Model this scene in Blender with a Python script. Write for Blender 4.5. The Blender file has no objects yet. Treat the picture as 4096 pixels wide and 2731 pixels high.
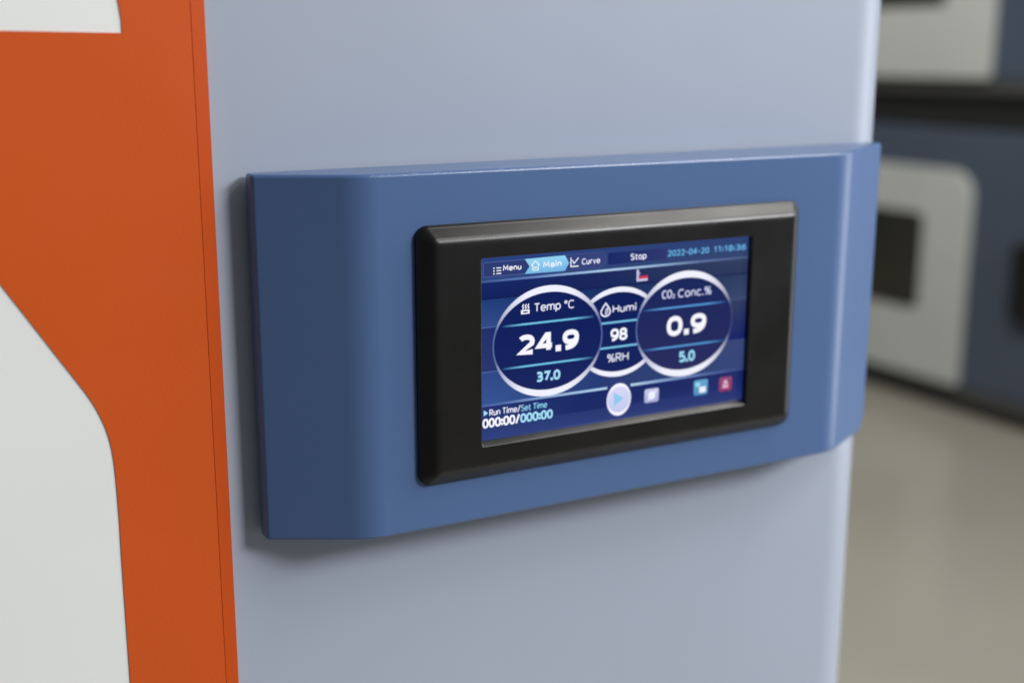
import bpy, math, random
from mathutils import Matrix, Vector

random.seed(7)
sc = bpy.context.scene
COL = sc.collection

# ------------------------------------------------------------------ camera
cam_d = bpy.data.cameras.new("camera")
cam = bpy.data.objects.new("camera", cam_d)
COL.objects.link(cam)
RGT = Vector((0.87826331, -0.47817433, 0.00169437))
UPV = Vector((0.10531924, 0.19689391, 0.97475158))
FWD = Vector((0.46643479, 0.85591010, -0.22328566))
m = Matrix((RGT, UPV, -FWD)).transposed().to_4x4()
m.translation = Vector((-0.33746, -0.50692, 0.13469))
cam.matrix_world = m
cam_d.sensor_width = 36.0
cam_d.lens = 44.389
cam_d.clip_start = 0.02
cam_d.clip_end = 100
cam_d.dof.use_dof = True
cam_d.dof.focus_distance = 0.568
cam_d.dof.aperture_fstop = 3.8
cam_d.dof.aperture_blades = 9
sc.camera = cam

# ------------------------------------------------------------------ world + lamps (an indoor hall: soft ceiling panels)
w = bpy.data.worlds.new("World")
sc.world = w
w.use_nodes = True
bg = w.node_tree.nodes["Background"]
bg.inputs[0].default_value = (0.86, 0.90, 1.0, 1)
bg.inputs[1].default_value = 0.135


def area(name, loc, target, size, size_y, power, col):
    d = bpy.data.lights.new(name, 'AREA')
    d.shape = 'RECTANGLE'
    d.size, d.size_y, d.energy, d.color = size, size_y, power, col
    o = bpy.data.objects.new(name, d)
    COL.objects.link(o)
    o.location = loc
    o.rotation_euler = (Vector(target) - Vector(loc)).to_track_quat('-Z', 'Y').to_euler()
    return o


area("window_light", (2.3, -1.5, 1.50), (0.0, 0.0, 0.0), 0.8, 1.2, 21, (0.95, 0.97, 1.0))
area("side_window_light", (1.95, -0.42, 0.25), (0.2, 0.05, 0.0), 0.7, 1.9, 14, (0.95, 0.96, 1.0))
area("front_ceiling_lamp", (2.0, -2.5, 1.55), (0.0, 0.0, 0.0), 0.95, 0.75, 89, (0.98, 0.98, 1.0))
area("overhead_lamp", (1.30, -0.72, 1.75), (0.3, -0.2, 0.0), 1.7, 0.36, 23, (1.0, 0.97, 0.92))
area("hall_ceiling_lamp", (0.9, 1.7, 2.7), (2.4, 2.2, -0.4), 1.2, 0.8, 112, (1.0, 0.97, 0.90))

sc.view_settings.view_transform = 'Standard'
sc.view_settings.look = 'None'
sc.view_settings.exposure = 0
sc.view_settings.gamma = 1
sc.view_settings.use_curve_mapping = False
sc.cycles.use_denoising = True
sc.cycles.max_bounces = 8


# ------------------------------------------------------------------ helpers
def lin(r, g, b):
    f = lambda c: (c / 255 / 12.92) if c / 255 <= 0.04045 else ((c / 255 + 0.055) / 1.055) ** 2.4
    return (f(r), f(g), f(b))


def paint(name, col, rough=0.4, var=0.03, vscale=6.0, bump=0.0, bscale=900.0, spec=0.5, coat=0.0,
          specks=0.0, speck_col=(0.6, 0.6, 0.58), metallic=0.0, smudge=0.06):
    """Painted or moulded surface: faint tone drift, fine grain bump, uneven gloss, sparse dust specks."""
    mt = bpy.data.materials.new(name)
    mt.use_nodes = True
    nt = mt.node_tree
    b = nt.nodes["Principled BSDF"]
    N, L = nt.nodes.new, nt.links.new
    tc = N("ShaderNodeTexCoord")
    n1 = N("ShaderNodeTexNoise")
    n1.inputs["Scale"].default_value = vscale
    n1.inputs["Detail"].default_value = 5
    L(tc.outputs["Object"], n1.inputs["Vector"])
    r1 = N("ShaderNodeMapRange")
    r1.inputs[1].default_value, r1.inputs[2].default_value = 0.3, 0.7
    r1.inputs[3].default_value, r1.inputs[4].default_value = 1 - var, 1 + var
    L(n1.outputs[0], r1.inputs[0])
    mul = N("ShaderNodeVectorMath")
    mul.operation = 'SCALE'
    mul.inputs[0].default_value = col
    L(r1.outputs[0], mul.inputs["Scale"])
    out = mul.outputs[0]
    if specks > 0:
        vo = N("ShaderNodeTexVoronoi")
        vo.inputs["Scale"].default_value = 38
        fl = N("ShaderNodeMapping")
        fl.inputs["Scale"].default_value = (1, 0, 1)
        L(tc.outputs["Object"], fl.inputs[0])
        L(fl.outputs[0], vo.inputs["Vector"])
        lt = N("ShaderNodeMath")
        lt.operation = 'LESS_THAN'
        lt.inputs[1].default_value = specks
        L(vo.outputs["Distance"], lt.inputs[0])
        # keep only some of the cells
        sep = N("ShaderNodeSeparateColor")
        L(vo.outputs["Color"], sep.inputs[0])
        gt = N("ShaderNodeMath")
        gt.operation = 'GREATER_THAN'
        gt.inputs[1].default_value = 0.88
        L(sep.outputs[0], gt.inputs[0])
        an = N("ShaderNodeMath")
        an.operation = 'MULTIPLY'
        L(lt.outputs[0], an.inputs[0])
        L(gt.outputs[0], an.inputs[1])
        mx = N("ShaderNodeMix")
        mx.data_type = 'RGBA'
        mx.inputs[7].default_value = (*speck_col, 1)
        L(an.outputs[0], mx.inputs[0])
        L(out, mx.inputs[6])
        out = mx.outputs[2]
    L(out, b.inputs["Base Color"])
    n3 = N("ShaderNodeTexNoise")
    n3.inputs["Scale"].default_value = 22
    n3.inputs["Detail"].default_value = 8
    L(tc.outputs["Object"], n3.inputs["Vector"])
    r3 = N("ShaderNodeMapRange")
    r3.inputs[1].default_value, r3.inputs[2].default_value = 0.3, 0.7
    r3.inputs[3].default_value, r3.inputs[4].default_value = max(0.03, rough - smudge), rough + smudge
    L(n3.outputs[0], r3.inputs[0])
    L(r3.outputs[0], b.inputs["Roughness"])
    b.inputs["Specular IOR Level"].default_value = spec
    b.inputs["Coat Weight"].default_value = coat
    b.inputs["Coat Roughness"].default_value = 0.135
    b.inputs["Metallic"].default_value = metallic
    if bump > 0:
        n2 = N("ShaderNodeTexNoise")
        n2.inputs["Scale"].default_value = bscale
        n2.inputs["Detail"].default_value = 3
        L(tc.outputs["Object"], n2.inputs["Vector"])
        bp = N("ShaderNodeBump")
        bp.inputs["Strength"].default_value = bump
        bp.inputs["Distance"].default_value = 0.0004
        L(n2.outputs[0], bp.inputs["Height"])
        L(bp.outputs[0], b.inputs["Normal"])
    return mt


def mesh_obj(name, verts, faces, mat, parent=None, smooth=True, bevel=0.0, seg=3, angle=35):
    me = bpy.data.meshes.new(name)
    me.from_pydata([tuple(v) for v in verts], [], faces)
    import bmesh
    bm = bmesh.new()
    bm.from_mesh(me)
    bmesh.ops.remove_doubles(bm, verts=bm.verts, dist=1e-7)
    bmesh.ops.recalc_face_normals(bm, faces=bm.faces)
    bm.to_mesh(me)
    bm.free()
    me.materials.append(mat)
    if smooth:
        for p in me.polygons:
            p.use_smooth = True
    o = bpy.data.objects.new(name, me)
    COL.objects.link(o)
    if parent is not None:
        o.parent = parent
    if bevel > 0:
        bv = o.modifiers.new("bevel", 'BEVEL')
        bv.width = bevel
        bv.segments = seg
        bv.limit_method = 'ANGLE'
        bv.angle_limit = math.radians(angle)
        bv.harden_normals = True
    elif smooth:
        me.set_sharp_from_angle(angle=math.radians(angle))
    return o


def boxv(x0, x1, y0, y1, z0, z1):
    v = [(x0, y0, z0), (x1, y0, z0), (x1, y1, z0), (x0, y1, z0), (x0, y0, z1), (x1, y0, z1), (x1, y1, z1), (x0, y1, z1)]
    f = [(0, 3, 2, 1), (4, 5, 6, 7), (0, 1, 5, 4), (1, 2, 6, 5), (2, 3, 7, 6), (3, 0, 4, 7)]
    return v, f


def box(name, x0, x1, y0, y1, z0, z1, mat, parent=None, bevel=0.001):
    v, f = boxv(x0, x1, y0, y1, z0, z1)
    return mesh_obj(name, v, f, mat, parent, bevel=bevel)


def prism_y(pts, y0, y1):
    """outline in x,z given thickness along y"""
    n = len(pts)
    v = [(x, y0, z) for x, z in pts] + [(x, y1, z) for x, z in pts]
    f = [tuple(range(n)), tuple(range(2 * n - 1, n - 1, -1))]
    f += [(i, (i + 1) % n, n + (i + 1) % n, n + i) for i in range(n)]
    return v, f


def rrect(x0, x1, z0, z1, r, n=6):
    out = []
    for cx, cz, a0 in ((x1 - r, z1 - r, 0), (x0 + r, z1 - r, 90), (x0 + r, z0 + r, 180), (x1 - r, z0 + r, 270)):
        for k in range(n + 1):
            a = math.radians(a0 + 90 * k / n)
            out.append((cx + r * math.cos(a), cz + r * math.sin(a)))
    return out


def empty(name, loc, label, cat, group=None):
    o = bpy.data.objects.new(name, None)
    COL.objects.link(o)
    o.empty_display_size = 0.1
    o.location = loc
    o["label"], o["category"] = label, cat
    if group:
        o["group"] = group
    return o


# ------------------------------------------------------------------ materials
M_GREY = paint("grey_blue_enamel", lin(166, 175, 190), spec=0.38, rough=0.32, vscale=4, var=0.035, smudge=0.012, specks=0.011, speck_col=(0.75, 0.75, 0.73))
M_ORANGE = paint("orange_vinyl", lin(208, 88, 33), spec=0.22, rough=0.42, var=0.03, bump=0.14, bscale=1100, specks=0.011, speck_col=(0.8, 0.6, 0.5))
M_ORANGE2 = paint("orange_vinyl_edge", lin(196, 78, 24), spec=0.2, rough=0.42, var=0.03, bump=0.14, bscale=1100)
M_WHITE = paint("white_enamel", lin(238, 240, 237), rough=0.36, var=0.012, bump=0.08, bscale=1200)
M_BEZEL = paint("black_plastic", lin(14, 13, 12), spec=0.5, rough=0.32, var=0.12, vscale=60, bump=0.14, bscale=1700, specks=0.011, speck_col=(0.4, 0.39, 0.36), smudge=0.05)
M_BGBLUE = paint("blue_enamel", lin(66, 76, 91), rough=0.4)
M_BGGREY = paint("pale_grey_enamel", lin(174, 177, 173), rough=0.45)
M_BGDARK = paint("dark_gap_fill", lin(22, 22, 21), rough=0.6)  # near-black for the shaded gaps under and behind parts
M_RAIL = paint("dark_grey_rail", lin(66, 66, 65), rough=0.5)
M_BGGLASS = paint("dark_window_glass", lin(40, 40, 32), rough=0.06, var=0.3, vscale=3)
M_FLOOR = paint("epoxy_floor", lin(139, 136, 126), rough=0.22, var=0.05, vscale=2.2, smudge=0.06)


def housing_material():
    """blue enamel whose top front edge has fine pale wear, tinted toward its highlight"""
    mt = paint("steel_blue_enamel", lin(79, 107, 151), spec=0.42, rough=0.33, smudge=0.012, var=0.02, coat=0.15, specks=0.011, speck_col=(0.7, 0.7, 0.68))
    nt = mt.node_tree
    N, L = nt.nodes.new, nt.links.new
    b = nt.nodes["Principled BSDF"]
    src = b.inputs["Base Color"].links[0].from_socket
    tc = N("ShaderNodeTexCoord")
    sx = N("ShaderNodeSeparateXYZ")
    L(tc.outputs["Object"], sx.inputs[0])
    # band along the top front edge, found by height and depth on the housing itself
    d1 = N("ShaderNodeMath"); d1.operation = 'COMPARE'
    d1.inputs[1].default_value, d1.inputs[2].default_value = 0.0824, 0.0007
    L(sx.outputs[2], d1.inputs[0])
    d2 = N("ShaderNodeMath"); d2.operation = 'LESS_THAN'; d2.inputs[1].default_value = 0.0049
    L(sx.outputs[1], d2.inputs[0])
    n = N("ShaderNodeTexNoise")
    n.inputs["Scale"].default_value = 1900
    n.inputs["Detail"].default_value = 4
    mp = N("ShaderNodeMapping")
    mp.inputs["Scale"].default_value = (0.25, 1, 1)
    L(tc.outputs["Object"], mp.inputs[0])
    L(mp.outputs[0], n.inputs["Vector"])
    g = N("ShaderNodeMath"); g.operation = 'GREATER_THAN'; g.inputs[1].default_value = 0.62
    L(n.outputs[0], g.inputs[0])
    a = N("ShaderNodeMath"); a.operation = 'MULTIPLY'
    L(d1.outputs[0], a.inputs[0]); L(d2.outputs[0], a.inputs[1])
    a2 = N("ShaderNodeMath"); a2.operation = 'MULTIPLY'
    L(a.outputs[0], a2.inputs[0]); L(g.outputs[0], a2.inputs[1])
    a3 = N("ShaderNodeMath"); a3.operation = 'MULTIPLY'; a3.inputs[1].default_value = 0.38
    L(a2.outputs[0], a3.inputs[0])
    mx = N("ShaderNodeMix"); mx.data_type = 'RGBA'
    mx.inputs[7].default_value = (0.55, 0.60, 0.66, 1)  # wear colour painted close to the edge's highlight
    L(a3.outputs[0], mx.inputs[0]); L(src, mx.inputs[6])
    L(mx.outputs[2], b.inputs["Base Color"])
    return mt


M_HOUSE = housing_material()


def screen_material():
    mt = bpy.data.materials.new("lit_screen")
    mt.use_nodes = True
    nt = mt.node_tree
    b = nt.nodes["Principled BSDF"]
    at = nt.nodes.new("ShaderNodeAttribute")
    at.attribute_name = "Col"
    b.inputs["Base Color"].default_value = (0.002, 0.002, 0.003, 1)
    b.inputs["Roughness"].default_value = 0.12
    b.inputs["Specular IOR Level"].default_value = 0.5
    nt.links.new(at.outputs["Color"], b.inputs["Emission Color"])
    b.inputs["Emission Strength"].default_value = 1.0
    return mt


M_SCREEN = screen_material()

# ------------------------------------------------------------------ floor
fv = [(-5, -5, -1.0), (9, -5, -1.0), (9, 9, -1.0), (-5, 9, -1.0)]
floor = mesh_obj("floor", fv, [(0, 1, 2, 3)], M_FLOOR, smooth=False)
floor["kind"] = "structure"

# ------------------------------------------------------------------ the incubator in front
inc = empty("incubator", (0, 0.4, -1.0),
            "grey blue incubator with orange banded door and lit touch screen in a steel blue housing", "incubator")
OFF = Vector((0, -0.4, 1.0))          # children are modelled in world coordinates


def child(o):
    o.location = OFF
    return o


# cabinet shell, one rounded front corner
plan = [(-0.95, 0.75), (-0.95, 0.0375), (0.1775, 0.0375)]
plan += [(0.1775 + 0.04 * math.sin(math.radians(a)), 0.0775 - 0.04 * math.cos(math.radians(a))) for a in range(6, 91, 6)]
plan += [(0.2175, 0.75)]
n = len(plan)
v = [(x, y, -0.93) for x, y in plan] + [(x, y, 0.62) for x, y in plan]
f = [tuple(range(n)), tuple(range(2 * n - 1, n - 1, -1))] + [(i, (i + 1) % n, n + (i + 1) % n, n + i) for i in range(n)]
child(mesh_obj("cabinet", v, f, M_GREY, inc, angle=30))
child(box("gap_plinth", -0.92, 0.19, 0.08, 0.72, -1.0, -0.9305, M_BGDARK, inc, bevel=0.002))

# door: white slab, an orange band of film laid over it, and the darker folded edge
door = child(box("door", -0.93, -0.1960, 0.0346, 0.0371, -0.85, 0.56, M_WHITE, inc, bevel=0.0003))
sv = [(-0.19595, 0.03475), (-0.19522, 0.03475), (-0.19515, 0.0343), (-0.1892, 0.0349), (-0.1892, 0.0371), (-0.19595, 0.0371)]
v = [(x, y, -0.85) for x, y in sv] + [(x, y, 0.56) for x, y in sv]
n = len(sv)
f = [tuple(range(n)), tuple(range(2 * n - 1, n - 1, -1))] + [(i, (i + 1) % n, n + (i + 1) % n, n + i) for i in range(n)]
mesh_obj("edge_strip", v, f, M_ORANGE2, door, smooth=False)

up = [(-0.60, 0.1424), (-0.2703, 0.1424), (-0.2238, 0.1419), (-0.22375, 0.1465), (-0.2242, 0.1513), (-0.2248, 0.1553), (-0.2259, 0.1605),
      (-0.2276, 0.166), (-0.231, 0.1745), (-0.2365, 0.185), (-0.245, 0.197), (-0.256, 0.207), (-0.272, 0.215), (-0.295, 0.219), (-0.60, 0.219)]
def smooth_path(pts, per=6):
    out = []
    P = [pts[0]] + pts + [pts[-1]]
    for i in range(1, len(P) - 2):
        p0, p1, p2, p3 = P[i - 1], P[i], P[i + 1], P[i + 2]
        for k in range(per):
            t = k / per
            out.append(tuple(0.5 * ((2 * p1[j]) + (-p0[j] + p2[j]) * t + (2 * p0[j] - 5 * p1[j] + 4 * p2[j] - p3[j]) * t * t
                                    + (-p0[j] + 3 * p1[j] - 3 * p2[j] + p3[j]) * t ** 3) for j in (0, 1)))
    out.append(pts[-1])
    return out


lo = smooth_path([(-0.3085, 0.0930), (-0.2786, 0.0428), (-0.2698, 0.0283), (-0.2591, 0.0105), (-0.2524, -0.0005), (-0.2477, -0.0085), (-0.2442, -0.0158),
                  (-0.2416, -0.0233), (-0.2399, -0.0312), (-0.2391, -0.0390), (-0.23875, -0.0490), (-0.2386, -0.069), (-0.2388, -0.1019), (-0.2390, -0.30)])
band = [(-0.19545, -0.849), (-0.19545, 0.559), (-0.60, 0.559)] + up[::-1] + [(-0.60, 0.0930)] + lo + [(-0.2390, -0.849)]
v, f = prism_y(band, 0.03415, 0.03455)
mesh_obj("orange_band", v, f, M_ORANGE, door, smooth=False)

# ---- control housing: folded sheet metal cover with softly rounded edges
ZB, ZT, YB, EDGE = -0.0848, 0.0830, 0.0342, 0.0018
corners = [Vector((-0.1751, YB)), Vector((-0.1753, 0.0268)), Vector((-0.1335, 0.004)), Vector((0.1460, 0.004)), Vector((0.1945, 0.0295)), Vector((0.1949, YB))]
radii = [0, 0.0022, 0.0085, 0.0080, 0.0026, 0]
path = [corners[0]]
for i in range(1, 5):
    p, r = corners[i], radii[i]
    d0, d1 = (p - corners[i - 1]).normalized(), (corners[i + 1] - p).normalized()
    p0, p2 = p - d0 * r, p + d1 * r
    if i == 4:                         # room for the rounded lower corner at this end
        for k in range(1, 8):
            path.append(p0 - d0 * 0.0075 * (1 - k / 8.0))
    for k in range(7):
        t = k / 6
        path.append(p0 * (1 - t) ** 2 + p * 2 * t * (1 - t) + p2 * t * t)
path.append(corners[5])
st = []
arc_len = [0.0]
for a_, b_ in zip(path, path[1:]):
    arc_len.append(arc_len[-1] + (b_ - a_).length)
end_s = arc_len[-1] - 0.0065
for i, q in enumerate(path):
    d_ = (path[min(i + 1, len(path) - 1)] - path[max(i - 1, 0)]).normalized()
    nrm = Vector((d_.y, -d_.x))       # outward
    rise = 0.0085
    u = max(0.0, min(1.0, (arc_len[i] - (end_s - rise)) / rise))
    st.append((q, nrm, ZB + rise * (1 - math.sqrt(max(0.0, 1 - u * u))), ZT + 0.0018 * max(0.0, min(1.0, (q.x - 0.146) / 0.048))))
v, f = [], []
for q, nrm, zb, zt in st:
    col_pts = []
    for k in range(6):
        a = math.radians(90 * k / 5)
        col_pts.append((EDGE * (1 - math.sin(a)), zb + EDGE * (1 - math.cos(a))))
    for k in range(6):
        a = math.radians(90 * k / 5)
        col_pts.append((EDGE * (1 - math.cos(a)), zt - EDGE * (1 - math.sin(a))))
    for inset, z in col_pts:
        w_ = q - nrm * inset
        v.append((w_.x, w_.y, z))
nc, ns = 12, len(st)
for i in range(ns - 1):
    for j in range(nc - 1):
        f.append((i * nc + j, (i + 1) * nc + j, (i + 1) * nc + j + 1, i * nc + j + 1))
f.append(tuple(i * nc for i in range(ns)))
f.append(tuple(i * nc + nc - 1 for i in reversed(range(ns))))
f.append(tuple(range(nc)) + tuple((ns - 1) * nc + j for j in reversed(range(nc))))
housing = child(mesh_obj("control_housing", v, f, M_HOUSE, inc, angle=60))
wn = housing.modifiers.new("normals", 'WEIGHTED_NORMAL')
wn.weight = 90
wn.keep_sharp = True
v, f = boxv(-0.160, 0.168, 0.0330, 0.0377, -0.0735, 0.0760)
mesh_obj("mounting_block", v, f, M_BGDARK, housing, smooth=False)

# ------------------------------------------------------------------ touch screen: bezel
BX0, BX1, BZ0, BZ1 = -0.1087, 0.1117, -0.0624, 0.0592
loops = []


def loop(inset, y, r, dz0=0.0):
    loops.append([(x, y, z) for x, z in rrect(BX0 + inset, BX1 - inset, BZ0 + inset + dz0, BZ1 - inset, r)])


def hole(x0, x1, z0, z1, y, r):
    loops.append([(x, y, z) for x, z in rrect(x0, x1, z0, z1, r)])


loop(0.0, 0.0039, 0.0060)
loop(0.0, 0.0024, 0.0060)
loop(0.0005, 0.0016, 0.0056)
loop(0.0010, 0.0013, 0.0052)
loop(0.0016, 0.0008, 0.0046)
loop(0.0050, -0.0022, 0.0026)
loop(0.0057, -0.0027, 0.0022)
loop(0.0066, -0.0032, 0.0020)
loop(0.0078, -0.00345, 0.0018)
loop(0.0092, -0.0035, 0.0016)
loop(0.0104, -0.0035, 0.0015)
HX0, HX1, HZ0, HZ1 = -0.0789, 0.0768, -0.0457, 0.0435
hole(HX0 - .0014, HX1 + .0014, HZ0 - .0014, HZ1 + .0014, -0.0035, 0.0014)
hole(HX0 - .0003, HX1 + .0003, HZ0 - .0003, HZ1 + .0003, -0.0035, 0.0012)
hole(HX0, HX1, HZ0, HZ1, -0.0033, 0.0010)
hole(HX0, HX1 + .0002, HZ0 + .0016, HZ1, -0.0014, 0.0010)
hole(HX0, HX1 + .0004, HZ0 + .0017, HZ1, -0.0012, 0.0010)
hole(HX0, HX1 + .0004, HZ0 + .0017, HZ1, 0.0006, 0.0010)
nl = len(loops[0])
v = [p for lp in loops for p in lp]
f = []
for a in range(len(loops) - 1):
    for i in range(nl):
        j = (i + 1) % nl
        f.append((a * nl + i, a * nl + j, (a + 1) * nl + j, (a + 1) * nl + i))
f.append(tuple(range(nl)))
bezel = child(mesh_obj("touchscreen", v, f, M_BEZEL, inc, angle=50))
wn = bezel.modifiers.new("normals", 'WEIGHTED_NORMAL')
wn.weight = 80
wn.keep_sharp = True


# ------------------------------------------------------------------ touch screen: picture (all flat, in millimetres on the panel)
def sarc(cx, cz, rx, rz, a0, a1, n=18, e=2.35):
    out = []
    for k in range(n + 1):
        a = math.radians(a0 + (a1 - a0) * k / n)
        c, q = math.cos(a), math.sin(a)
        out.append((cx + rx * math.copysign(abs(c) ** (2 / e), c), cz + rz * math.copysign(abs(q) ** (2 / e), q)))
    return out


def ring(cx, cz, rx, rz):
    return (True, sarc(cx, cz, rx, rz, 0, 360, 28)[:-1])


def bez(p0, p1, p2, n=10):
    return [tuple(p0[j] * (1 - t) ** 2 + 2 * p1[j] * t * (1 - t) + p2[j] * t * t for j in (0, 1)) for t in [k / n for k in range(n + 1)]]


o_ = False
ARCH = lambda x: (o_, [(x, 0.0)] and [(x, 0.44)] + sarc(x + .22, .44, .22, .28, 180, 0, 12) + [(x + .44, 0)])
GLYPH = {
    '0': (.56, [ring(.28, .5, .28, .5)]),
    '1': (.36, [(o_, [(0, .80), (.24, 1), (.24, 0)])]),
    '2': (.56, [(o_, sarc(.26, .70, .28, .30, 150, -25, 14) + [(.0, 0), (.56, 0)])]),
    '3': (.56, [(o_, [(.02, 1)] + sarc(.26, .765, .26, .235, 90, -80, 10) + [(.12, .53)]), (o_, [(.12, .53)] + sarc(.26, .265, .30, .265, 80, -140, 14))]),
    '4': (.62, [(o_, [(.46, 0), (.46, 1), (.36, 1), (0, .30), (.62, .30)])]),
    '5': (.54, [(o_, [(.50, 1), (.06, 1), (.05, .58)] + sarc(.24, .30, .30, .30, 95, -145, 14))]),
    '6': (.56, [ring(.28, .31, .28, .31), (o_, bez((.50, 1), (.0, .95), (.0, .31)))]),
    '7': (.54, [(o_, [(0, 1), (.54, 1), (.18, 0)])]),
    '8': (.56, [ring(.28, .765, .24, .235), ring(.28, .265, .28, .265)]),
    '9': (.56, [ring(.28, .68, .28, .32), (o_, bez((.56, .68), (.58, .02), (.04, .0)))]),
    '.': (.06, [(o_, [(.03, .03)])]),
    ':': (.06, [(o_, [(.03, .15)]), (o_, [(.03, .66)])]),
    '-': (.36, [(o_, [(.02, .46), (.34, .46)])]),
    '/': (.40, [(o_, [(0, -.08), (.40, 1.08)])]),
    '%': (.74, [ring(.15, .78, .14, .21), ring(.59, .22, .14, .21), (o_, [(.12, -.04), (.62, 1.04)])]),
    '\u00b0': (.24, [ring(.12, .86, .12, .14)]),
    'M': (.76, [(o_, [(0, 0), (.06, 1), (.38, .30), (.70, 1), (.76, 0)])]),
    'm': (.84, [(o_, [(0, 0), (0, .72)]), (o_, [(0, .46)] + sarc(.21, .46, .21, .26, 180, 0, 12) + [(.42, 0)]), (o_, [(.42, .46)] + sarc(.63, .46, .21, .26, 180, 0, 12) + [(.84, 0)])]),
    'n': (.44, [(o_, [(0, 0), (0, .72)]), ARCH(0)]),
    'u': (.44, [(o_, [(.44, 0), (.44, .72)]), (o_, [(0, .72)] + sarc(.22, .28, .22, .28, 180, 360, 12))]),
    'e': (.50, [(o_, [(.02, .36), (.50, .36)] + sarc(.25, .36, .25, .36, 8, 318, 20))]),
    'a': (.44, [(o_, sarc(.22, .46, .22, .26, 145, 0, 10) + [(.44, 0)]), ring(.21, .20, .21, .20)]),
    'i': (.04, [(o_, [(.02, 0), (.02, .72)]), (o_, [(.02, 1.0)])]),
    'o': (.50, [ring(.25, .36, .25, .36)]),
    'p': (.50, [(o_, [(0, -.30), (0, .72)]), ring(.25, .36, .25, .36)]),
    'r': (.30, [(o_, [(0, 0), (0, .72)]), (o_, [(0, .42)] + sarc(.24, .42, .24, .30, 180, 75, 8))]),
    't': (.34, [(o_, [(.12, .94), (.12, .22)] + sarc(.30, .22, .18, .22, 180, 285, 6)), (o_, [(-.03, .72), (.34, .72)])]),
    'v': (.46, [(o_, [(0, .72), (.23, 0), (.46, .72)])]),
    'c': (.44, [(o_, sarc(.26, .36, .26, .36, 48, 312, 18))]),
    'C': (.60, [(o_, sarc(.34, .5, .34, .5, 48, 312, 20))]),
    'O': (.68, [ring(.34, .5, .34, .5)]),
    'S': (.52, [(o_, sarc(.27, .755, .26, .245, 40, 215, 12) + [(.26, .52)] + sarc(.25, .26, .27, .26, 55, -145, 14))]),
    'T': (.58, [(o_, [(0, 1), (.58, 1)]), (o_, [(.29, 1), (.29, 0)])]),
    'H': (.60, [(o_, [(0, 0), (0, 1)]), (o_, [(.60, 0), (.60, 1)]), (o_, [(0, .52), (.60, .52)])]),
    'R': (.52, [(o_, [(0, 0), (0, 1)] + sarc(.24, .74, .26, .26, 90, -90, 12) + [(0, .48)]), (o_, [(.24, .48), (.52, 0)])]),
}


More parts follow.
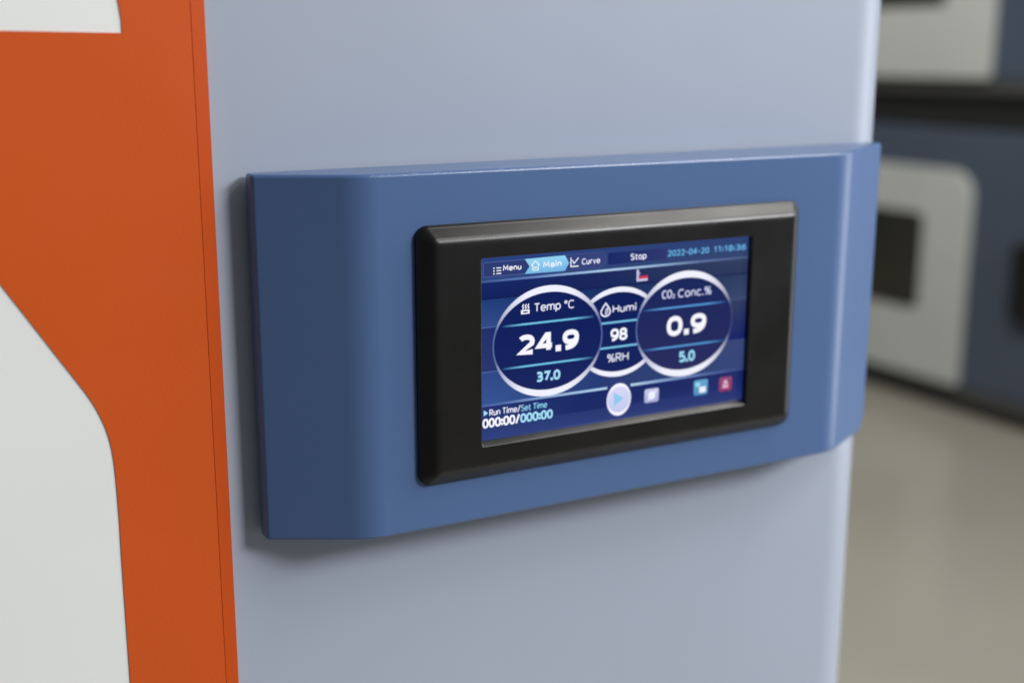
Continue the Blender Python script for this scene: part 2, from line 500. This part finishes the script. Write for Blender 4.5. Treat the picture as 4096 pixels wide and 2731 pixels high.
class Flat:
    def __init__(self):
        self.v, self.f, self.c = [], [], []

    def poly(self, pts, col, y=0.0):
        b = len(self.v)
        cols = col if isinstance(col, list) else [col] * len(pts)
        self.v += [(p[0] / 1000, y / 1000, p[1] / 1000) for p in pts]
        self.c += cols
        self.f.append(tuple(range(b, b + len(pts))))

    def rect(self, x0, x1, z0, z1, col, y=0.0):
        """col: one colour, or four (bottom left, bottom right, top right, top left)"""
        self.poly([(x0, z0), (x1, z0), (x1, z1), (x0, z1)], col, y)

    def fade_line(self, x0, x1, z, h, stops, y=0.0):
        for (t0, c0), (t1, c1) in zip(stops, stops[1:]):
            a, b = x0 + (x1 - x0) * t0, x0 + (x1 - x0) * t1
            self.rect(a, b, z - h / 2, z + h / 2, [c0, c1, c1, c0], y)

    def ellipse(self, cx, cz, rx, rz, col, y=0.0, n=72):
        self.poly([(cx + rx * math.cos(2 * math.pi * k / n), cz + rz * math.sin(2 * math.pi * k / n)) for k in range(n)], col, y)

    def strip(self, outer, inner, co, ci, y=0.0, closed=True):
        b = len(self.v)
        n = len(outer)
        for p, q, a, c in zip(outer, inner, co, ci):
            self.v += [(p[0] / 1000, y / 1000, p[1] / 1000), (q[0] / 1000, y / 1000, q[1] / 1000)]
            self.c += [a, c]
        for k in range(n if closed else n - 1):
            j = (k + 1) % n
            self.f.append((b + 2 * k, b + 2 * j, b + 2 * j + 1, b + 2 * k + 1))

    def line(self, pts, wd, col, y=0.0):
        for (x0, z0), (x1, z1) in zip(pts, pts[1:]):
            dx, dz = x1 - x0, z1 - z0
            l = math.hypot(dx, dz) or 1
            nx, nz = -dz / l * wd / 2, dx / l * wd / 2
            ex, ez = dx / l * wd * .3, dz / l * wd * .3
            self.poly([(x0 - ex - nx, z0 - ez - nz), (x1 + ex - nx, z1 + ez - nz), (x1 + ex + nx, z1 + ez + nz), (x0 - ex + nx, z0 - ez + nz)], col, y)

    def stroke(self, pts, th, col, y, closed=False):
        n = len(pts)
        L, Rr = [], []
        for i in range(n):
            p = pts[i]
            a = pts[i - 1] if (i > 0 or closed) else None
            c = pts[(i + 1) % n] if (i < n - 1 or closed) else None
            d1 = (Vector(p) - Vector(a)).normalized() if a else None
            d2 = (Vector(c) - Vector(p)).normalized() if c else None
            d1, d2 = d1 or d2, d2 or d1
            n1, n2 = Vector((-d1.y, d1.x)), Vector((-d2.y, d2.x))
            mv = n1 + n2
            if mv.length < 0.35:
                mv = n2
                k = 1.0
            else:
                mv.normalize()
                k = min(1 / max(mv.dot(n1), 0.3), 1.9)
            L.append(Vector(p) + mv * th / 2 * k)
            Rr.append(Vector(p) - mv * th / 2 * k)
        self.strip([tuple(q) for q in L], [tuple(q) for q in Rr], [col] * n, [col] * n, y, closed)

    def text(self, s, x0, x1, zb, zt, col, y=0.0, th=0.5, gap=0.07):
        cap = zt - zb
        lay, x = [], 0.0
        g = gap + th / cap
        for ch in s:
            if ch == ' ':
                x += 0.30
                continue
            wd, strokes = GLYPH[ch]
            lay.append((x, strokes))
            x += wd + g
        total = x - g
        kx, kz = (x1 - x0 - th) / total, cap - th
        for i, (ox, strokes) in enumerate(lay):
            for closed, pts in strokes:
                if len(pts) == 1:
                    cx, cz = x0 + th / 2 + (ox + pts[0][0]) * kx, zb + th / 2 + pts[0][1] * kz
                    r = th * 0.60
                    self.poly([(cx - r, cz - r), (cx + r, cz - r), (cx + r, cz + r), (cx - r, cz + r)], col, y)
                else:
                    self.stroke([(x0 + th / 2 + (ox + px) * kx, zb + th / 2 + pz * kz) for px, pz in pts], th, col, y - 0.0004 * i, closed)

    def build(self, name, parent, label=None):
        me = bpy.data.meshes.new(name)
        me.from_pydata(self.v, [], self.f)
        ca = me.color_attributes.new("Col", 'FLOAT_COLOR', 'POINT')
        for i, c in enumerate(self.c):
            ca.data[i].color = (*c, 1.0)
        me.materials.append(M_SCREEN)
        o = bpy.data.objects.new(name, me)
        COL.objects.link(o)
        o.parent = parent
        if label:
            o["label"] = label
        return o


WHITE, LILAC, CYAN = lin(246, 246, 255), lin(214, 218, 248), lin(164, 222, 250)
TXT = lin(232, 234, 252)
NAVY, DEEP, MID, HEAD = lin(2, 28, 96), lin(3, 26, 92), lin(52, 68, 130), lin(44, 64, 124)
PURP = lin(38, 42, 104)
LINEC, LBRT, LDIM = lin(150, 158, 215), lin(196, 202, 240), lin(74, 86, 150)

d = Flat()
d.rect(-79.5, 78, -47, 45, NAVY, 0.30)
d.rect(-79.5, 78, 32.0, 44.5, [lin(46, 66, 128), lin(58, 66, 110), lin(50, 62, 116), lin(42, 62, 130)], 0.25)
d.rect(-79.5, -10, 23.8, 31.6, [lin(4, 26, 92), lin(24, 32, 92), lin(20, 34, 94), lin(8, 34, 104)], 0.25)
d.rect(-10, 78, 23.8, 31.6, [lin(10, 34, 92), lin(50, 54, 92), lin(58, 62, 96), lin(28, 34, 92)], 0.25)  # greyer right ends here and below: glass reflection painted into the colours
d.rect(-79.5, -10, 10.4, 23.8, [lin(54, 74, 138), lin(26, 46, 104), lin(14, 42, 98), lin(30, 58, 122)], 0.25)
d.rect(-10, 78, 10.4, 23.8, [lin(22, 44, 104), lin(66, 70, 108), lin(52, 58, 98), lin(14, 44, 98)], 0.25)
d.rect(-79.5, -10, -10.9, 10.4, [lin(44, 50, 112), lin(24, 34, 98), lin(18, 32, 98), lin(34, 44, 108)], 0.25)
d.rect(-10, 78, -10.9, 10.4, [lin(24, 34, 98), lin(20, 30, 104), lin(58, 58, 98), lin(18, 32, 98)], 0.25)
d.rect(-79.5, -10, -27.0, -10.9, [lin(58, 80, 150), lin(34, 54, 118), lin(34, 54, 118), lin(52, 70, 138)], 0.25)
d.rect(-10, 78, -27.0, -10.9, [lin(38, 54, 116), lin(60, 68, 124), lin(66, 70, 120), lin(40, 52, 112)], 0.25)
d.rect(-79.5, -20, -37, -27.0, [lin(34, 52, 116), lin(8, 32, 100), lin(6, 30, 104), lin(26, 40, 108)], 0.25)
d.rect(-20, 78, -37, -27.0, [lin(8, 32, 100), lin(34, 44, 112), lin(30, 36, 100), lin(6, 30, 104)], 0.25)
d.rect(-79.5, 78, -47, -37, [lin(50, 62, 132), lin(52, 56, 118), lin(34, 44, 112), lin(34, 52, 116)], 0.25)
d.rect(-79.5, 78, 23.5, 24.0, [lin(2, 18, 74)] * 4, 0.22)
d.fade_line(-79.5, 78, 10.4, 0.5, [(0, lin(90, 104, 165)), (.25, lin(60, 76, 140)), (.8, lin(70, 76, 120)), (1, lin(80, 84, 124))], 0.22)
d.fade_line(-79.5, 78, -10.9, 0.5, [(0, lin(90, 104, 165)), (.25, lin(60, 76, 140)), (.8, lin(64, 70, 120)), (1, lin(50, 58, 130))], 0.22)
d.fade_line(-79.5, 78, 32.0, 1.1, [(0, lin(62, 80, 140)), (.18, lin(110, 120, 185)), (.45, lin(200, 204, 240)), (.6, lin(184, 188, 230)), (.8, lin(110, 116, 165)), (1, lin(80, 86, 128))], 0.20)
d.fade_line(-79.5, -7.5, -27.0, 1.2, [(0, lin(78, 92, 158)), (.2, lin(92, 104, 170)), (.6, lin(170, 178, 224)), (1, lin(206, 210, 242))], 0.20)
d.fade_line(6.4, 78, -27.2, 1.3, [(0, lin(214, 216, 244)), (.25, lin(160, 166, 216)), (.7, lin(92, 98, 160)), (1, lin(60, 66, 128))], 0.20)
d.c = [(c[0] * 0.72, c[1], c[2] * 0.95) for c in d.c]
d.build("display", bezel)

# navigation bar
d = Flat()
tab = lambda x0, x1, z0, z1: [(x0, z0), (x1 - 2.6, z0), (x1, (z0 + z1) / 2), (x1 - 2.6, z1), (x0, z1)]
d.poly([(-76.4, 33.9), (-52.0, 33.9), (-51.6, 37.3), (-52.0, 40.9), (-75.6, 40.9), (-76.4, 40.2)], lin(80, 96, 154), 0.16)
d.poly([(-76.1, 34.2), (-52.0, 34.2), (-51.6, 37.3), (-52.0, 40.6), (-75.4, 40.6), (-76.1, 40.0)], lin(40, 56, 114), 0.14)
d.poly([(-34, 33.7), (-11.8, 33.7), (-9.0, 37.5), (-11.2, 41.3), (-34, 41.3)], lin(64, 80, 138), 0.15)
d.poly([(-34, 34.0), (-12.0, 34.0), (-9.4, 37.5), (-11.4, 41.0), (-34, 41.0)], lin(50, 64, 122), 0.13)
d.rect(-8.4, 26, 34.6, 40.4, [lin(14, 36, 100), lin(44, 52, 106), lin(40, 50, 108), lin(14, 36, 100)], 0.18)
d.poly([(-54.4, 33.9), (-32.7, 33.6), (-30.4, 37.3), (-32.7, 41.1), (-54.4, 40.9), (-51.9, 37.3)],
       [lin(120, 186, 226), lin(112, 178, 226), lin(128, 196, 240), lin(146, 212, 244), lin(150, 214, 240), lin(130, 198, 234)], 0.10)
for z in (37.9, 36.6, 35.3):
    d.rect(-69.4, -66.9, z - .24, z + .24, WHITE, 0.06)
    d.rect(-71.0, -70.3, z - .30, z + .30, WHITE, 0.06)
d.text("Menu", -66.0, -56.3, 36.2, 38.9, WHITE, 0.06, th=0.5)
d.line([(-51.0, 37.6), (-48.7, 39.6), (-46.4, 37.6)], .45, WHITE, 0.06)
d.line([(-50.2, 37.8), (-50.2, 35.3), (-47.2, 35.3), (-47.2, 37.8)], .45, WHITE, 0.06)
d.line([(-49.4, 36.5), (-48.0, 36.5)], .6, WHITE, 0.06)
d.text("Main", -44.6, -34.6, 36.0, 39.0, WHITE, 0.06, th=0.55)
d.line([(-29.4, 39.5), (-29.4, 35.4), (-25.3, 35.4)], .55, WHITE, 0.06)
d.line([(-28.6, 38.4), (-27.6, 36.8), (-25.3, 39.3)], .5, WHITE, 0.06)
d.text("Curve", -23.3, -13.0, 35.8, 38.8, TXT, 0.06, th=0.5)
d.text("Stop", 4.6, 13.9, 35.9, 39.1, TXT, 0.06, th=0.55)
d.build("navigation_bar", bezel)

d = Flat()
CK = lin(104, 176, 226)
d.text("2022-04-20", 26.6, 52.1, 36.0, 39.1, CK, 0.06, th=0.62)
d.text("11:18:36", 55.0, 75.6, 36.0, 39.1, CK, 0.06, th=0.62)
d.build("clock_readout", bezel)


def dial(name, cx, cz, rx, rz, thick, y, lines, draw, label, fade_r=1.0, fill=(lin(0, 24, 88), lin(10, 28, 92))):
    d = Flat()
    n = 120
    ang = [2 * math.pi * k / n for k in range(n)]
    outer = [(cx + rx * math.cos(a), cz + rz * math.sin(a)) for a in ang]
    inner = [(cx + (rx - .75) * math.cos(a), cz + (rz - thick) * math.sin(a)) for a in ang]
    cols = []
    for a in ang:
        t = abs(math.sin(a))
        s = max(0.0, min(1.0, (t - .30) / .62)) ** 1.0
        side = lin(84, 104, 160) if math.cos(a) < 0 else tuple(c * fade_r for c in lin(84, 100, 160))
        cols.append(tuple(p + (q - p) * s for p, q in zip(side, lin(240, 241, 255))))
    base = [tuple(p + (q - p) * max(0, min(1, .5 - .5 * math.sin(a) * .8)) for p, q in zip(*fill)) for a in ang]
    d.poly([(cx + (rx - .1) * math.cos(a), cz + (rz - .1) * math.sin(a)) for a in ang], base, y)
    d.strip(outer, inner, cols, cols, y - .03)
    for (x0, x1, z, dim) in lines:
        e = lin(10, 50, 110)
        c = lin(108, 190, 228) if not dim else lin(84, 150, 214)
        d.fade_line(x0, x1, z, 0.95, [(0, e), (.22, c), (.78, c), (1, e)], y - .03)
    draw(d, y - .05)
    return d.build(name, bezel, label)


def humid(d, y):
    drop = [(-9.3, 15.8), (-11.2, 13.3), (-11.9, 11.6), (-11.2, 10.1), (-9.4, 9.4), (-7.5, 10.0), (-6.6, 11.6), (-7.4, 13.4), (-9.3, 15.8)]
    d.line(smooth_path(drop, 4), .75, TXT, y)
    d.line([(-9.3, 10.5), (-9.3, 12.2), (-8.3, 13.4), (-8.0, 11.6), (-9.0, 10.4)], .5, TXT, y)
    d.text("Humi", -5.2, 8.7, 10.6, 14.5, TXT, y, th=0.62)
    d.text("98", -6.2, 3.7, -3.6, 2.7, WHITE, y, th=1.35, gap=0.03)
    d.text("%RH", -7.9, 4.7, -14.1, -9.8, TXT, y, th=0.58)
    for z in (5.9, -6.6):
        d.rect(-13.5, 10.5, z - .5, z + .5, [lin(118, 194, 230), lin(110, 180, 226)] * 2, y)


def temp(d, y):
    d.rect(-56.4, -51.8, 14.9, 16.9, WHITE, y)
    d.rect(-55.4, -52.8, 15.5, 16.2, DEEP, y - .01)
    for x in (-55.4, -54.0, -52.6):
        d.line([(x, 17.3), (x + .35, 17.9), (x - .15, 18.6), (x + .3, 19.5)], .55, WHITE, y)
    d.text("Temp", -49.4, -34.8, 15.3, 19.5, TXT, y, th=0.62)
    d.text("\u00b0C", -32.8, -27.2, 15.2, 19.4, TXT, y, th=0.58)
    d.text("24.9", -57.9, -24.4, -5.0, 4.9, WHITE, y, th=2.5, gap=0.02)
    d.text("37.0", -48.1, -34.6, -19.0, -14.0, CYAN, y, th=1.15, gap=.04)


def gas(d, y):
    T2 = lin(206, 210, 240)
    d.text("CO", 23.8, 30.0, 14.8, 19.2, T2, y, th=0.75)
    d.text("2", 30.2, 31.8, 14.7, 16.8, T2, y, th=0.45)
    d.text("Conc.%", 33.6, 54.5, 14.6, 19.0, T2, y, th=0.7)
    d.text("0.9", 27.3, 51.8, -4.8, 5.5, WHITE, y, th=2.5, gap=0.02)
    d.text("5.0", 35.4, 45.4, -19.0, -13.3, lin(156, 218, 248), y, th=1.25, gap=.04)


dial("dial", -1.6, 0.8, 25.4, 22.5, 2.6, 0.14, [], humid, "smaller middle dial reading 98 %RH between the two larger dials")
dial("dial", -41.2, 0.5, 30.3, 27.0, 3.2, 0.08, [(-66.3, -15.8, 10.0, 0), (-66.3, -15.8, -10.4, 0)], temp,
     "large left dial reading 24.9 in white above 37.0 in pale blue")
dial("dial", 38.6, 0.8, 30.0, 27.2, 3.5, 0.08, [(12.5, 64.5, 9.9, 1), (12.5, 64.5, -10.4, 1)], gas,
     "large right dial reading 0.9 in white above 5.0 in pale blue", fade_r=.55, fill=(lin(12, 32, 90), lin(38, 40, 92)))

d = Flat()
d.poly([(8.4, 31.0), (9.6, 31.0), (9.6, 27.0), (15.0, 27.0), (15.0, 25.0), (8.4, 25.0)], lin(196, 196, 226), 0.10)
d.rect(9.6, 15.0, 26.2, 27.6, lin(206, 52, 84), 0.07)
d.poly([(9.6, 30.0), (10.8, 28.9), (9.6, 27.9)], lin(150, 156, 200), 0.07)
d.build("status_icon", bezel, "small white angle shaped mark with a red bar")

d = Flat()
n = 60
for (rx, rz, c0, c1, y) in ((7.6, 8.75, lin(62, 70, 128), lin(70, 76, 140), 0.12), (7.1, 8.3, lin(244, 244, 255), lin(246, 246, 255), 0.10),
                            (6.6, 6.6, lin(196, 200, 238), lin(214, 216, 248), 0.08)):
    d.poly([(-.5 + rx * math.cos(2 * math.pi * k / n), -33.7 + rz * math.sin(2 * math.pi * k / n)) for k in range(n)],
           [tuple(p + (q - p) * (.5 + .5 * math.sin(2 * math.pi * k / n)) for p, q in zip(c0, c1)) for k in range(n)], y)
d.poly([(-3.6, -29.7), (2.3, -33.4), (-3.6, -37.0)], lin(142, 202, 238), 0.05)
d.build("start_button", bezel)


def icon(x0, x1, z0, z1, c0, c1, draw, label):
    d = Flat()
    pts = rrect(x0, x1, z0, z1, 1.1, 4)
    d.poly(pts, [c1 if p[1] > (z0 + z1) / 2 else c0 for p in pts], 0.10)
    draw(d)
    d.build("screen_icon", bezel, label)


def i_set(d):
    d.ellipse(19.3, -34.2, 2.2, 2.2, lin(240, 241, 255), .07, 24)
    d.line([(17.2, -36.4), (21.6, -32.0)], .9, lin(236, 237, 253), .06)


def i_save(d):
    d.rect(49.0, 53.2, -36.7, -33.6, lin(236, 240, 253), .07)
    d.rect(46.6, 49.4, -33.2, -31.2, lin(160, 214, 240), .07)


def i_bell(d):
    d.poly([(63.6, -36.0), (68.2, -36.0), (67.4, -35.0), (67.2, -33.0), (66.4, -31.9), (65.4, -31.9), (64.6, -33.0), (64.4, -35.0)], lin(236, 190, 214), .07)
    d.ellipse(65.9, -34.2, .7, .8, lin(150, 60, 100), .05, 16)


icon(14.9, 23.6, -37.8, -30.6, lin(164, 172, 218), lin(198, 202, 238), i_set, "pale lilac square key beside the round play key")
icon(45.5, 54.4, -37.9, -29.8, lin(74, 142, 190), lin(100, 168, 208), i_save, "light blue square key")
icon(61.7, 70.1, -37.8, -30.2, lin(146, 52, 98), lin(140, 74, 122), i_bell, "crimson square key in the lower right corner")

d = Flat()
d.poly([(-76.2, -29.1), (-73.9, -30.7), (-76.2, -32.0)], CYAN, 0.08)
d.text("Run Time/", -73.2, -56.5, -32.3, -29.1, TXT, 0.08, th=0.48)
d.text("Set Time", -56.3, -41.8, -32.3, -29.1, lin(136, 204, 238), 0.08, th=0.48)
d.text("000:00/", -76.9, -56.7, -38.0, -33.3, WHITE, 0.08, th=1.0, gap=.03)
d.text("000:00", -56.6, -38.6, -38.0, -33.4, CYAN, 0.08, th=1.0, gap=.03)
d.build("run_time_readout", bezel)


# ------------------------------------------------------------------ the stacked incubators behind
def stacked(z, label, gap_h, shift=0.0):
    """front face lies on x = 2.8 and looks toward -x; z is the height of the underside of its rail"""
    X = 2.8
    t = empty("stacked_incubator", (X + 0.4, 2.45 + shift, z), label, "incubator", "incubators stacked behind")
    off = Vector((-(X + 0.4), -2.45, -z))

    def part(o):
        o.location = off
        return o

    part(box("body", X, X + 0.8, 1.55, 3.40, z + 0.045, z + 0.855, M_BGBLUE, t, bevel=0.008))
    part(box("base_rail", X + 0.004, X + 0.79, 1.56, 3.39, z, z + 0.0445, M_RAIL, t, bevel=0.004))
    part(box("gap_plinth", X + 0.03, X + 0.76, 1.58, 3.37, z - gap_h, z - 0.0005, M_BGDARK, t, bevel=0.003))  # near-black block stands in for the shaded gap below the unit
    pz0, pz1 = z + 0.047, z + 0.730
    pts = [p for p in rrect(2.25, 3.24, pz0, pz1, 0.085, 8) if p[1] > (pz0 + pz1) / 2]
    pts += rrect(2.25, 3.24, pz0, pz1, 0.012, 4)[10:]
    nn = len(pts)
    v = [(X - 0.014, y, q) for y, q in pts] + [(X - 0.0005, y, q) for y, q in pts]
    f = [tuple(range(nn)), tuple(range(2 * nn - 1, nn - 1, -1))] + [(i, (i + 1) % nn, nn + (i + 1) % nn, nn + i) for i in range(nn)]
    door = part(mesh_obj("door", v, f, M_BGGREY, t, bevel=0.004, angle=40))
    pts = rrect(2.437, 3.06, z + 0.268, z + 0.584, 0.028, 6)
    nn = len(pts)
    v = [(X - 0.0165, y, q) for y, q in pts] + [(X - 0.0145, y, q) for y, q in pts]
    f = [tuple(range(nn)), tuple(range(2 * nn - 1, nn - 1, -1))] + [(i, (i + 1) % nn, nn + (i + 1) % nn, nn + i) for i in range(nn)]
    mesh_obj("window", v, f, M_BGGLASS, door, angle=40)
    pts = rrect(1.90, 2.068, z + 0.300, z + 0.535, 0.02, 5)
    nn = len(pts)
    v = [(X - 0.03, y, q) for y, q in pts] + [(X - 0.0005, y, q) for y, q in pts]
    f = [tuple(range(nn)), tuple(range(2 * nn - 1, nn - 1, -1))] + [(i, (i + 1) % nn, nn + (i + 1) % nn, nn + i) for i in range(nn)]
    part(mesh_obj("control_panel", v, f, M_BEZEL, t, bevel=0.004, angle=40))
    return t


stacked(-0.955, "blue incubator with pale grey door standing on the floor at the bottom of the stack", 0.045)
stacked(0.010, "blue incubator with pale grey door resting on top of the lower one in the stack", 0.110, -0.03)
